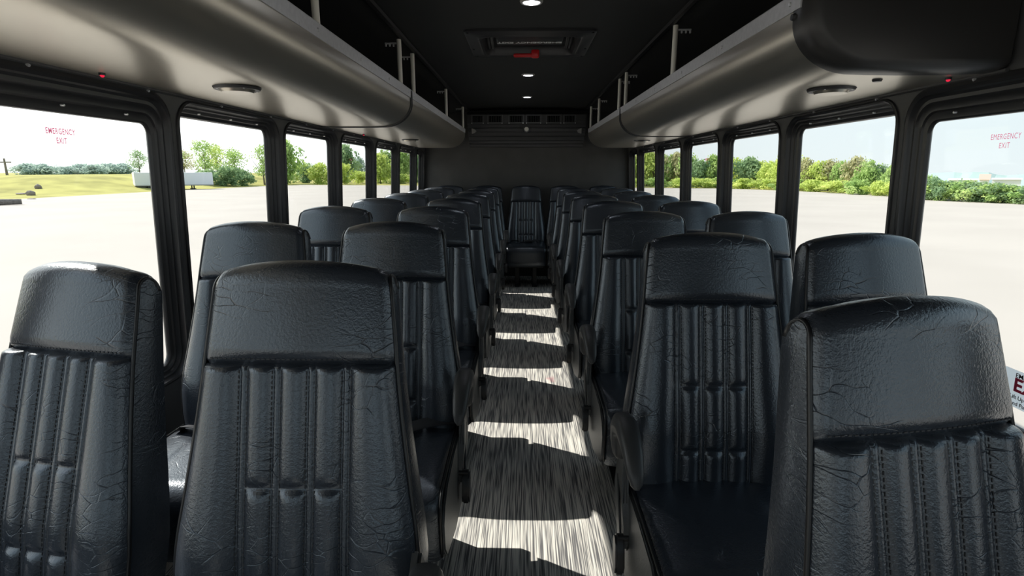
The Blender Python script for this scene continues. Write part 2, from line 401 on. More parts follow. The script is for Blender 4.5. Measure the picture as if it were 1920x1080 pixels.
# ------------------------------------------------------------ windows
PROF = [(.060, -.001), (.058, -.006), (.051, -.009), (.046, -.004), (.044, .006), (.040, .012), (.034, .013), (.031, .020), (.026, .024),
        (.019, .025), (.016, .031), (.010, .034), (.004, .035), (.001, .040), (.0, .046), (.004, .052)]
wn_i = 0
for side in (-1, 1):
    sname = 'left' if side < 0 else 'right'
    for k in range(3, 10):
        a, b = WIN[k]; wn_i += 1; ordn = ['first', 'second', 'third', 'fourth', 'fifth', 'sixth', 'last narrow'][k - 3]
        win = bpy.data.objects.new('window_%d' % wn_i, None); C.objects.link(win); win.location = wp(side, (a + b) / 2, WZ0)
        win['kind'] = 'structure'; win['label'] = f'{ordn} window from the front on the {sname} wall, black rounded frame'
        o0 = Vector(win.location); WT1 = TOPS.get(k, WZ1)
        rows = []
        for o_, wd in PROF:
            lp = rrect(a - o_ * .92, b + o_ * .92, WZ0 - o_ * .92, WT1 + o_ * (1.538 - WT1) / .05, 0.035 + o_)
            lp.append(lp[0]); rows.append([Vector(wp(side, y, z, wd)) - o0 for y, z in lp])
        fr = obj('frame', grid(rows), 'frame_plastic', win); sharp(fr, 28)
        lp = rrect(a - .004, b + .004, WZ0 - .004, WT1 + .004, 0.039)
        bm = bmesh.new(); prism(bm, lp, lambda y, z, t: Vector(wp(side, y, z, t)) - o0, 0.044, 0.048)
        pane = obj('pane', bm, 'glass', win)
        for yy in (a + .12, (a + b) / 2, b - .12):
            if k == 9: break
            bm = bmesh.new(); cyl(bm, Vector(wp(side, yy, WT1 + .020, .026)) - o0, Vector(wp(side, yy, WT1 + .0195, .016)) - o0, .003, n=8)
            obj('screw', bm, 'chrome', win)
        if k in (3, 6):                              # emergency exits: red letters on the glass
            ink = 'redfilm' if side > 0 or k == 6 else 'glarefilm'
            yc = 1.535 if side > 0 else 1.47
            if k == 6: yc = 3.647 + .3
            zz = (1.38 if side > 0 else 1.392) if k == 3 else 1.37
            for s_, dz in (('EMERGENCY', 0.012), ('EXIT', -0.012)):
                base = Vector(wp(side, yc, zz + dz, 0.0425)) - o0
                X = Vector((0, 1, 0)) if side < 0 else Vector((0, -1, 0)); Yv = Vector((-side * .05, 0, 1)).normalized(); Z = X.cross(Yv)
                mt = Matrix.Translation(base) @ Matrix((X, Yv, Z)).transposed().to_4x4() @ Matrix.Diagonal((.74, 1.05, 1, 1))
                text_obj('lettering', s_, 0.0205, ink, win, mt, ext=0.0, bold=(.0009 if k == 6 else .0004 if side < 0 else 0.0), spacing=1.12)
        if k == 3:
            # red release handle on the bottom rail of the frame
            h = bpy.data.objects.new('release_handle', None); C.objects.link(h); h.parent = win
            yh = 1.36 if side > 0 else 1.20
            h.location = Vector(wp(side, yh, WZ0 - .01, -.01)) - o0
            bm = bmesh.new()
            prism(bm, [(-.16, -.012), (.05, -.02), (.07, -.008), (.07, .022), (.03, .030), (-.02, .018), (-.16, .012)],
                  lambda y, z, t: (side * t, y, z), -.012, .012)
            bmesh.ops.bevel(bm, geom=list(bm.edges), offset=.003, segments=2, affect='EDGES')
            gp = obj('grip', bm, 'red', h); gp['label'] = 'red handle bar'
            for yb in (.02, .052):
                bm = bmesh.new(); cyl(bm, (-side * .011, yb, .005), (-side * .018, yb, .005), .006, n=10); obj('bolt', bm, 'chrome', h)
            if side > 0:                             # printed exit label on the glass
                base = Vector(wp(side, 1.345, 0.720, 0.0425)) - o0
                X = Vector((0, -1, 0)); Yv = Vector((-.05, 0, 1)).normalized(); Z = X.cross(Yv)
                rot = Matrix((X, Yv, Z)).transposed().to_4x4()
                lab = obj('exit_label', ([(-.085, -.052, 0), (.085, -.052, 0), (.085, .052, 0), (-.085, .052, 0)], [(0, 1, 2, 3)]), 'label', win)
                lab.data.transform(Matrix.Translation(base) @ rot); lab['label'] = 'white label with red EXIT lettering'
                for s_, sz, dy, ik, bo in (('EMERGENCY', .018, .038, 'blackink', .0002), ('EXIT', .052, .010, 'redink', .0016),
                                           ('Lift Up Red Handle', .0155, -.023, 'blackink', .0002), ('And Push Window', .0155, -.041, 'blackink', .0002)):
                    text_obj('print', s_, sz, ik, lab, Matrix.Translation(base + Z * .0012) @ rot @ Matrix.Translation((0, dy, 0)), ext=.0002, bold=bo)

# ------------------------------------------------------------ luggage racks
def bin_profile(sh=0.0):
    pts = [(1.225, 1.560), (1.10, 1.556), (0.98, 1.556), (0.90, 1.557)]
    for k in range(1, 13):
        t = R(90 * k / 12); pts.append((0.865 - 0.175 * math.sin(t), 1.695 - 0.137 * math.cos(t)))
    pts += [(0.690, 1.722)]
    return [(a + sh * .5, z + sh) for a, z in pts]
def rack(name, label, side, ya, yb, poles, speakers, cap_front, sh=0.0):
    t = thing(name, label, 'luggage rack', (CX + side * .95, ya, 1.56), group='overhead luggage racks')
    O = Vector(t.location)
    pr = bin_profile(sh)
    inner = [(a + .0 if i < 4 else a + .012, z + .012) for i, (a, z) in enumerate(pr)]
    ring = pr + inner[::-1]
    bm = bmesh.new()
    prism(bm, ring, lambda a, z, y: Vector((CX + side * a, y, z)) - O, ya, yb)
    s_ = obj('bin_shell', bm, 'bin', t); sharp(s_, 40)
    # aluminium lip rail
    bm = bmesh.new(); lo = 0.690 + sh * .5
    prism(bm, [(lo - .004, 1.716 + sh), (lo - .006, 1.760 + sh), (lo - .002, 1.764 + sh), (lo + .022, 1.764 + sh), (lo + .022, 1.758 + sh), (lo + .002, 1.758 + sh), (lo + .002, 1.716 + sh)],
          lambda a, z, y: Vector((CX + side * a, y, z)) - O, ya + .004, yb - .004)
    rail = obj('lip_rail', bm, 'alu', t); rail['label'] = 'grey aluminium edge rail'
    n = int((yb - ya) / .45); ys = [ya + .06 + (yb - ya - .12) * i / n for i in range(n + 1)]
    for y in ys:
        bm = bmesh.new(); cyl(bm, Vector((CX + side * (lo - .005), y, 1.738 + sh)) - O, Vector((CX + side * (lo - .009), y, 1.738 + sh)) - O, .0065, .0045, n=10)
        obj('screw', bm, 'chrome', rail)
    # dark lining of the rack
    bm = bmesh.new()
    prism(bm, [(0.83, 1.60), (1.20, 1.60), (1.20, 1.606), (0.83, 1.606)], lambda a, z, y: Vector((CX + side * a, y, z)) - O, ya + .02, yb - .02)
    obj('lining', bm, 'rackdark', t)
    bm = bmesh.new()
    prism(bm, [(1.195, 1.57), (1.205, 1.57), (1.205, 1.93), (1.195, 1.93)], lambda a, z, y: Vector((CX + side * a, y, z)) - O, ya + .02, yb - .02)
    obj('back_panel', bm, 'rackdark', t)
    for y in poles:
        bm = bmesh.new(); xx = CX + side * (lo + .008)
        cyl(bm, Vector((xx, y, 1.758 + sh)) - O, Vector((xx, y, 1.985)) - O, .0125, n=16)
        po = obj('post', bm, 'ivory', t, True); po['label'] = 'ivory enamelled post'; sharp(po)
        bm = bmesh.new()                             # small toothed coat hook near the top of the post
        hk = Vector((xx, y, 1.965)) - O
        box(bm, min(0, side * .075) + hk.x, max(0, side * .075) + hk.x, hk.y - .006, hk.y + .006, hk.z - .004, hk.z + .004, .002)
        for q in (.03, .05, .07):
            box(bm, hk.x + side * q - .004, hk.x + side * q + .004, hk.y - .005, hk.y + .005, hk.z - .016, hk.z - .003, .002)
        obj('coat_hook', bm, 'chrome', po)
    for y, xs in speakers:
        sp_ = bpy.data.objects.new('speaker', None); C.objects.link(sp_); sp_.parent = t
        sp_.location = Vector((CX + side * xs, y, 1.556)) - O
        bm = bmesh.new(); cyl(bm, (0, 0, 0), (0, 0, -.007), .070, .066, n=40)
        rim = obj('rim', bm, 'plastic', sp_); sharp(rim)
        bm = bmesh.new(); cyl(bm, (0, 0, -.007), (0, 0, -.015), .052, .046, n=40)
        gg = obj('grille', bm, 'bin', sp_); sharp(gg)
        for q in range(4):
            bm = bmesh.new(); an = R(45 + 90 * q); cyl(bm, (.059 * math.cos(an), .059 * math.sin(an), -.006), (.059 * math.cos(an), .059 * math.sin(an), -.0085), .003, n=8); obj('screw', bm, 'chrome', sp_)
    # raised end trim band
    for y, d in ((ya, 1), (yb, -1)):
        if y < 0: continue
        bm = bmesh.new()
        out = [(a - .006 * (i > 3) if i > 3 else a, z - .005) for i, (a, z) in enumerate(pr)] + [(pr[-1][0] - .006, pr[-1][1] + .035 + 0)]
        inn = [(a + .006, z + .006) for a, z in pr] + [(pr[-1][0] + .006, pr[-1][1] + .035)]
        if y == ya and cap_front: continue
        y2 = y + d * .014
        prism(bm, out + inn[::-1], lambda a, z, yy: Vector((CX + side * a, yy, z)) - O, min(y, y2), max(y, y2))
        tb = obj('end_band', bm, 'plastic', t); sharp(tb, 40)
    if cap_front:
        # moulded end cap with a rounded edge that closes the rack toward the camera
        rows = []
        full = pr + [(0.690, 1.80), (0.690, 1.96), (1.225, 1.94)]
        for k_, dy in ((1.004, .045), (1.006, .02), (1.0, 0), (.985, -.018), (.955, -.030), (.91, -.036)):
            rows.append([Vector((CX + side * (1.1 + (a - 1.1) * k_), ya + dy, 1.86 + (z - 1.86) * k_)) - O for a, z in full + full[:1]])
        v_, f_ = grid(rows); n_ = len(full) + 1; f_.append(tuple(range(len(v_) - n_, len(v_) - 1)))
        cp_ = obj('end_cap', (v_, f_), 'cap', t, False); sharp(cp_, 60); cp_['label'] = 'moulded black end cap with rounded edge'
        bm = bmesh.new(); cyl(bm, Vector((CX + side * .689, ya + .035, 1.70)) - O, Vector((CX + side * .680, ya + .035, 1.70)) - O, .010, .008, n=14)
        obj('plug', bm, 'plastic', t)
        bm = bmesh.new(); cyl(bm, Vector((CX + side * .98, ya + .12, 1.557)) - O, Vector((CX + side * .98, ya + .12, 1.550)) - O, .014, .011, n=16)
        obj('plug', bm, 'frame_plastic', t)
    return t
rack('luggage_rack', 'long black overhead luggage rack on the left, front section nearest the camera', -1, -1.0, 3.25, (0.64, 1.84, 3.04), ((1.75, .93),), False)
rack('luggage_rack', 'black overhead luggage rack on the left, rear section reaching the back wall', -1, 3.27, 6.2, (3.39, 4.79, 6.08), ((4.55, .97),), False)
rack('luggage_rack', 'black overhead luggage rack on the right, front section with closed rounded end', 1, 1.52, 4.17, (2.79, 4.04), ((1.82, .95),), True)
rack('luggage_rack', 'black overhead luggage rack on the right, rear section reaching the back wall', 1, 4.19, 6.2, (4.31, 5.44, 6.08), ((4.70, .97),), False)
# red pilot lights over the exit windows
for side, y, lb in ((-1, 1.50, 'small red pilot light above the first left window'), (-1, 3.90, 'small red pilot light above the fourth left window'),
                    (1, 1.62, 'small red pilot light above the first right window')):
    x = CX + side * 1.165
    t = thing('pilot_light', lb, 'light', (x, y, 1.556), group='red pilot lights above exit windows')
    bm = bmesh.new(); cyl(bm, (0, 0, 0.002), (0, 0, -.004), .008, n=16); obj('collar', bm, 'frame_plastic', t)
    bm = bmesh.new(); bmesh.ops.create_uvsphere(bm, u_segments=12, v_segments=8, radius=.0055, matrix=Matrix.Translation((0, 0, -.004))); obj('lens', bm, 'pilot', t, True)

# ------------------------------------------------------------ ceiling lights, hatch, rear air unit
def zc(x): return ZCEIL + .016 - .016 * min(1, abs(x - CX) / .7)
for y, lb in ((2.50, 'round white ceiling light nearest the camera'), (4.28, 'round white ceiling light behind the roof hatch'), (5.50, 'round white ceiling light farthest back')):
    t = thing('ceiling_light', lb, 'light', (CX, y, ZCEIL + .014), group='round lights along the ceiling')
    bm = bmesh.new()
    rows = []
    for r_, z_ in ((.036, -.004), (.040, -.010), (.047, -.008), (.052, .002)):
        rows.append([(r_ * math.cos(k * math.pi / 16), r_ * math.sin(k * math.pi / 16), z_) for k in range(33)])
    bm.free(); obj('rim', grid(rows), 'greyplastic', t, True)
    bm = bmesh.new(); cyl(bm, (0, 0, -.002), (0, 0, -.008), .038, .034, n=32); obj('lens', bm, 'lamp', t)
    ld = bpy.data.lights.new('lamp_glow', 'AREA'); ld.shape = 'DISK'; ld.size = .06; ld.energy = 0.6; ld.color = (.9, .93, 1)
    lo_ = bpy.data.objects.new('lamp_glow', ld); C.objects.link(lo_); lo_.parent = t; lo_.location = (0, 0, -.012)

t = thing('roof_hatch', 'black roof escape hatch with red handle in the ceiling', 'hatch', (CX, 3.26, ZCEIL + .012))
def ringmesh(loops):
    rows = []
    for (hx, hy, r_, z_) in loops:
        lp = rrect(-hx, hx, -hy, hy, r_, 5); lp.append(lp[0]); rows.append([(a, b, z_) for a, b in lp])
    return grid(rows)
fr = obj('frame', ringmesh([(.345, .310, .03, .004), (.345, .310, .03, -.010), (.335, .300, .03, -.014), (.285, .255, .05, -.016), (.272, .242, .05, -.024), (.258, .228, .05, -.022), (.252, .222, .05, .0), (.250, .22, .05, .035)]), 'frame_plastic', t); sharp(fr, 30)
bm = bmesh.new(); prism(bm, rrect(-.252, .252, -.222, .222, .05, 5), lambda a, b, z: (a, b, z), .032, .042)
ld_ = obj('lid', bm, 'ceil', t)
bm = bmesh.new(); box(bm, -.19, .19, -.17, .10, .008, .034, .010); obj('lid_pan', bm, 'plastic', ld_)
for s in (-1, 1):
    bm = bmesh.new()
    tube(bm, [(s * .205, -.20, .02), (s * .212, -.05, .010), (s * .215, .14, .004)], .008, 8)
    tube(bm, [(s * .226, -.20, .02), (s * .232, -.05, .010), (s * .235, .14, .004)], .006, 8)
    o = obj('hinge_arm', bm, 'plastic', t, True)
    bm = bmesh.new(); cyl(bm, (s * .13, -.12, .010), (s * .13, -.12, -.002), .062, .055, n=28); o = obj('vent_cup', bm, 'frame_plastic', ld_); sharp(o)
for s in (-1, 1):
    for yy in (-.29, 0.08, .29):
        bm = bmesh.new(); cyl(bm, (s * .325, yy, -.012), (s * .325, yy, -.017), .006, n=10); obj('screw', bm, 'steel', t)
bm = bmesh.new()
box(bm, -.095, .045, .165, .195, -.040, -.020, .008); box(bm, .012, .060, .150, .200, -.045, .000, .010)
hd = obj('handle', bm, 'red', t); sharp(hd, 40); hd['label'] = 'red twist handle'
# letters face a person looking to the front of the bus
X = Vector((-1, 0, 0)); Yv = Vector((0, 1, 0)) * 1.0; Z = Vector((0, 0, -1))
mt = Matrix.Translation((0.0, .045, .043)) @ Matrix((X, Yv, Z)).transposed().to_4x4()
mt = Matrix.Translation((0.0, .02, .0065)) @ Matrix(((-1, 0, 0, 0), (0, 1, 0, 0), (0, 0, -1, 0), (0, 0, 0, 1)))
tx = text_obj('lettering', 'EMERGENCY EXIT', .046, 'whiteink', ld_, mt, bold=.0014, spacing=1.0); tx['label'] = 'white letters EMERGENCY EXIT'

t = thing('air_conditioner', 'wide black air conditioner unit above the rear wall', 'air conditioner', (CX, 6.3, 1.62))
bm = bmesh.new()
prof = [(.34, 0.0), (.30, -.005), (.27, .004), (.27, .030), (.24, .036), (.23, .075), (.18, .085), (.165, .125), (.145, .130), (.14, .165), (.10, .172), (.085, .20), (.06, .215), (.055, .31), (.10, .345), (.34, .36)]
prism(bm, prof, lambda a, b, x: (x, a, b), -.68, .68)
cs = obj('casing', bm, 'steel', t); cs.data.materials[0] = M['plastic']
for xv in (-.56, -.36, -.12, .08, .31, .49):
    w2 = .16 if abs(xv + .02) < .5 else .13
    v_ = bpy.data.objects.new('vent', None); C.objects.link(v_); v_.parent = t; v_.location = (xv, .055, .262)
    bm = bmesh.new()
    for s in (-1, 1):
        box(bm, s * w2 / 2 - .008, s * w2 / 2 + .008, -.014, .004, -.048, .048, .003)
        box(bm, -w2 / 2, w2 / 2, -.014, .004, s * .042 - .007, s * .042 + .007, .003)
    obj('frame', bm, 'vent', v_)
    obj('backing', newbox(-w2 / 2, w2 / 2, -.001, .003, -.04, .04), 'rackdark', v_)
    for q in range(7):
        bm = bmesh.new(); xq = -w2 / 2 + w2 * (q + 1) / 8; box(bm, xq - .002, xq + .002, -.008, .002, -.036, .036); obj('louver', bm, 'plastic', v_)
    for s in (-1, 1):
        bm = bmesh.new(); cyl(bm, (s * w2 / 2, -.012, -.046), (s * w2 / 2, -.018, -.046), .005, n=8); obj('screw', bm, 'chrome', v_)
bm = bmesh.new(); cyl(bm, (-.0, .115, .148), (-.0, .09, .150), .040, .036, n=24); o = obj('sensor_base', bm, 'plastic', t); sharp(o)
bm = bmesh.new(); cyl(bm, (-.0, .092, .152), (-.0, .070, .154), .026, .022, n=24); o = obj('sensor_knob', bm, 'ivory', t); sharp(o); o['label'] = 'round white knob'
for s in (-1, 1):
    bm = bmesh.new()
    prism(bm, [(0, -.03), (.035, -.022), (.052, 0), (.035, .015), (0, .03)], lambda a, b, y: (s * (.632 - a), y, .135 + b), .09, .135)
    o = obj('corner_bracket', bm, 'greyplastic', t); o['label'] = 'grey corner bracket'
bm = bmesh.new(); box(bm, -.68, .68, .30, .345, -.04, .0, .008); obj('lower_trim', bm, 'plastic', t)

# ------------------------------------------------------------ seats
TH = R(12.5); TS, TC = math.sin(TH), math.cos(TH); LB = 0.70; BZ = 0.43
WT = [(0, .214), (.1, .226), (.2, .229), (.3, .222), (.4, .211), (.5, .201), (.6, .192), (.7, .184), (.8, .178), (.9, .172), (1, .165)]
VC = 0.955; VS = 0.745
def fo(v): return lerp_table([(0, .046), (.25, .054), (.6, .046), (.75, .042), (.955, .034)], v)
def ro(v): return lerp_table([(0, .055), (.4, .05), (.75, .040), (.955, .034)], v)
def mid(v): return Vector((0, LB * v * TS, BZ + LB * v * TC))
TAN = Vector((0, TS, TC)); NRM = Vector((0, -TC, TS))
XI = sorted({round(x, 4) for x in [0, .006, .013, .019, .0225, .0245, .026, .0275, .0295, .032, .0345, .0365, .038, .0395, .0415, .045, .051, .058, .064, .070, .077, .083, .0865, .0885, .090, .0915, .0935, .096, .0985, .1005, .102, .1035, .106, .110]})
def cols(Wd):
    half = XI + [.110 + (Wd - .110) * (k / 12.0) for k in range(1, 13)]
    half[-2] = Wd - .004; half[-3] = Wd - .010
    return [-x for x in half[:0:-1]] + half
def pillow(x, a, b, h):
    t = (x - a) / (b - a)
    if t <= 0 or t >= 1: return 0.0
    return h * (1 - abs(2 * t - 1) ** 2.6)
def front_d(x, Wd, v):
    u = x / Wd; ax = abs(x)
    edge = -.010 * max(0, (ax - (Wd - .016)) / .016) ** 2
    if v >= VS:
        k = sm(v, VS, VS + .035)
        return .026 * (1 - u * u) * (.60 + .40 * k) + .003 * k + edge - .007 * math.exp(-((v - VS) / .006) ** 2)
    d = .016 * (1 - u * u) + edge
    kv = 1 - .7 * math.exp(-((v - VS) / .008) ** 2)
    kr = kv
    for s in (.425, .175): kr *= 1 - .72 * math.exp(-((v - s) / .013) ** 2)
    kr *= sm(v, -.02, .05)
    for c in (-.064, 0, .064): d += pillow(x, c - .026, c + .026, .0125) * kr
    for c in (-.096, -.032, .032, .096): d += pillow(x, c - .006, c + .006, .0035) * kv
    if ax > .102: d += pillow(ax, .102, Wd + .0005, .021 + .007 * math.exp(-((v - .22) / .16) ** 2)) * kv
    d -= .004 * math.exp(-((v - VS) / .006) ** 2)
    return d
def frow(v):
    Wd = lerp_table(WT, v)
    return [mid(v) + NRM * (fo(v) + front_d(x, Wd, v)) + Vector((x, 0, 0)) - TAN * (.007 * sm(v, VS, VC) * (x / Wd) ** 4) for x in cols(Wd)]
vp = [0] + [i / 60 * VS for i in range(1, 60)] + [VS]
for s in (.425, .175): vp += [s, s - .008, s + .008, s - .016, s + .016]
vp += [VS - .004, VS - .008, VS - .02]
vp = sorted(set(round(v, 4) for v in vp))
panel_rows = [frow(v) for v in vp]
vh = [VS, VS + .003, VS + .006, VS + .012] + [VS + .02 + (VC - VS - .02) * i / 16 for i in range(17)]
head_rows = [frow(v) for v in vh]
def arc_row(an):
    Wd = lerp_table(WT, VC) * (1 - .035 * math.sin(an)); r_ = .034
    nn = NRM * math.cos(an) + TAN * math.sin(an)
    out = []
    for x in cols(Wd):
        u = x / Wd; cv = (.030 * (1 - u * u) + .004) * max(0, math.cos(an)) * 1.0 + .005 * (1 - u * u) * abs(math.sin(an)) + .010 * (1 - u * u) * max(0, -math.cos(an))
        ed = -.010 * max(0, (abs(x) - (Wd - .016)) / .016) ** 2
        out.append(mid(VC) + nn * (r_ + ed) + nn * cv + Vector((x, 0, 0)) - TAN * (.007 * u ** 4))
    return out
arc = [arc_row(R(180 * k / 10)) for k in range(1, 10)]
head_rows += arc
def rrow(v):
    Wd = lerp_table(WT, v) * (1 if v < .9 else 1)
    return [mid(v) - NRM * (ro(v) + .010 * (1 - (x / Wd) ** 2)) + Vector((x, 0, 0)) - TAN * (.007 * sm(v, VS, VC) * (x / Wd) ** 4) for x in cols(Wd)]
vr = [VC - VC * i / 12 for i in range(13)]
rear_rows = [arc[-1]] + [rrow(v) for v in vr]
sh_v, sh_f = grid(rear_rows)
# side panels (boxing)
def side_panel(sgn):
    rows = []
    for v in [i / 24 * VC for i in range(25)]:
        Wd = lerp_table(WT, v); a = mid(v) + NRM * (fo(v) - .010) ; b = mid(v) - NRM * ro(v)
        rr = []
        dz = TAN * (.007 * sm(v, VS, VC))
        for k in range(5):
            t_ = k / 4; p = a.lerp(b, t_) + Vector((sgn * (Wd + .006 * math.sin(math.pi * t_)), 0, 0)) - dz; rr.append(p)
        rows.append(rr)
    for k in range(1, 6):                            # round over the top
        an = R(90 * k / 5); Wd = lerp_table(WT, VC) * (1 - .035 * math.sin(an))
        rr = []
        for j in range(5):
            t_ = 1 - 2 * j / 4
            off = NRM * (.030 * t_ * math.cos(an) * 1.0) + TAN * (.030 * math.sin(an))
            rr.append(mid(VC) + off + Vector((sgn * (Wd + .004 * (1 - t_ * t_)), 0, 0)) - TAN * .007)
        rows.append(rr)
    return grid(rows)
for sgn in (-1, 1):
    a, f = side_panel(sgn); n0 = len(sh_v); sh_v = sh_v + a; sh_f = sh_f + [tuple(i + n0 for i in q) for q in f]
def bottom_cap():
    a = frow(0); b = rrow(0); return grid([a, b])
a, f = bottom_cap(); n0 = len(sh_v); sh_v += [tuple(p) for p in a]; sh_f += [tuple(i + n0 for i in q) for q in f]
def edge_line(sgn):
    pts = []
    for v in [i / 30 * VC for i in range(31)]:
        Wd = lerp_table(WT, v); pts.append(mid(v) + NRM * (fo(v) - .009) + Vector((sgn * (Wd + .0015), 0, 0)) - TAN * (.007 * sm(v, VS, VC)))
    for k in range(1, 12):
        an = R(180 * k / 11); Wd = lerp_table(WT, VC) * (1 - .035 * math.sin(an))
        pts.append(mid(VC) + NRM * (.025 * math.cos(an)) + TAN * (.026 * math.sin(an)) + Vector((sgn * (Wd + .0015), 0, 0)) - TAN * .007)
    return pts
def stitches():
    bm = bmesh.new()
    def st(p, d, nrm):
        d = d.normalized(); s = d.cross(nrm).normalized(); n_ = s.cross(d)
        mt = Matrix((s, d, n_)).transposed().to_4x4(); mt.translation = p
        box(bm, -.0009, .0009, -.0028, .0028, -.0006, .0010, 0, mt)
    for xs in (-.1045, -.0875, -.0405, -.0235, .0235, .0405, .0875, .1045):
        v = .05
        while v < VS - .02:
            Wd = lerp_table(WT, v); p = mid(v) + NRM * (fo(v) + front_d(xs, Wd, v) + .0002) + Vector((xs, 0, 0)); st(p, TAN, NRM); v += .0135
    x = -.172
    while x < .173:
        v = VS + .014; Wd = lerp_table(WT, v)
        if abs(x) < Wd - .012:
            p = mid(v) + NRM * (fo(v) + front_d(x, Wd, v) + .0003) + Vector((x, 0, 0)) - TAN * (.007 * sm(v, VS, VC) * (x / Wd) ** 4); st(p, Vector((1, 0, 0)), NRM)
        x += .0095
    return bm
# cushion
CW = .222
def cushion_rows():
    prof = []
    for y in (.07, .03, 0, -.03, -.08, -.14, -.20, -.26, -.31, -.345, -.37): prof.append((y, .462 + .012 * math.sin(math.pi * min(1, (.07 - y) / .48)), 0, 1))
    for k in range(1, 8):
        t_ = R(90 * k / 7); prof.append((-.37 - .055 * math.sin(t_), .412 + .055 * math.cos(t_), -math.sin(t_), math.cos(t_)))
    for z in (.39, .35, .31, .28): prof.append((-.425 + (.412 - z) * .10, z, -1, 0))
    prof.append((-.40, .258, -.7, -.7)); prof.append((-.36, .255, 0, -1))
    rows = []
    for (y, z, ny, nz) in prof:
        rr = []
        for k in range(33):
            u = -1 + k / 16; u = math.copysign(abs(u) ** .8, u); x = u * CW
            dd = .016 * (1 - abs(u) ** 3) - .008 * max(0, (abs(u) - .93) / .07) ** 2
            if ny == 0 and nz == 1: dd -= .004 * (math.exp(-((abs(x) - .10) / .008) ** 2))
            rr.append((x, y + ny * dd, z + nz * dd))
        rows.append(rr)
    return rows, [(y, z) for y, z, _, _ in prof]
crow, cprof = cushion_rows()
cu_v, cu_f = grid(crow)
for sgn in (-1, 1):
    n0 = len(cu_v); cu_v = cu_v + [(sgn * CW, y + (0.004 if i > 10 else 0), z - .006) for i, (y, z) in enumerate(cprof)] + [(sgn * CW, .07, .258)]
    cu_f = cu_f + [tuple(range(n0, n0 + len(cprof) + 1))]
seat_meshes = {}
def base_seat():
    t = thing('passenger_seat', 'seat', 'seat')
    obj('backrest', (sh_v, sh_f), 'leather', t, True); sharp(t.children[-1], 50)
    obj('back_panel', grid(panel_rows), 'leather', t, True)
    obj('headrest', grid(head_rows), 'leather', t, True)
    for sgn in (-1, 1):
        bm = bmesh.new(); tube(bm, edge_line(sgn), .0042); obj('piping', bm, 'pipe', t, True)
    o = obj('stitching', stitches(), 'thread', t); o['kind'] = 'stuff'
    o = obj('cushion', (cu_v, cu_f), 'leather', t); sharp(o, 45)
    for sgn in (-1, 1):
        bm = bmesh.new(); tube(bm, [(sgn * CW, y, z - .002) for y, z in cprof[:-2]], .0042); obj('cushion_piping', bm, 'pipe', t, True)
    bm = bmesh.new(); box(bm, -.20, .20, -.36, .10, .225, .262, .006); obj('seat_frame', bm, 'steel', t)
    for s in (-1, 1):
        bm = bmesh.new(); box(bm, s * .10 - .024, s * .10 + .024, -.31, -.25, 0.012, .228, .004)
        box(bm, s * .10 - .024, s * .10 + .024, .0, .06, 0.012, .228, .004)
        box(bm, s * .10 - .03, s * .10 + .03, -.34, .09, 0.0, .014, .003)
        obj('leg', bm, 'steel', t)
    # lap belt: two tongues of webbing crossing the cushion, and a buckle
    b = bpy.data.objects.new('lap_belt', None); C.objects.link(b); b.parent = t
    rows = []
    for i in range(17):
        q = i / 16; x = .215 - .41 * q; y = -.035 - .10 * math.sin(q * 2.4); z = .492 + .010 * math.sin(q * 9) + .012 * math.sin(math.pi * q) - .016 * (q > .95)
        tw = .35 * math.sin(q * 5.5)
        rows.append([(x, y - .023 * math.cos(tw), z - .023 * math.sin(tw)), (x, y, z + .001), (x, y + .023 * math.cos(tw), z + .023 * math.sin(tw))])
    rows2 = [[(a_, b_, c_ - .002) for a_, b_, c_ in r_] for r_ in rows]
    v1_, f1_ = grid(rows); v2_, f2_ = grid(rows2)
    obj('strap', (v1_ + v2_, f1_ + [tuple(i + len(v1_) for i in q) for q in f2_]), 'webbing', b, True)
    bm = bmesh.new(); box(bm, -.045, .045, -.028, .028, -.009, .009, .005, Matrix.Translation((.03, -.135, .508)) @ Matrix.Rotation(.3, 4, 'Z')); obj('buckle', bm, 'plastic', b)
    return t
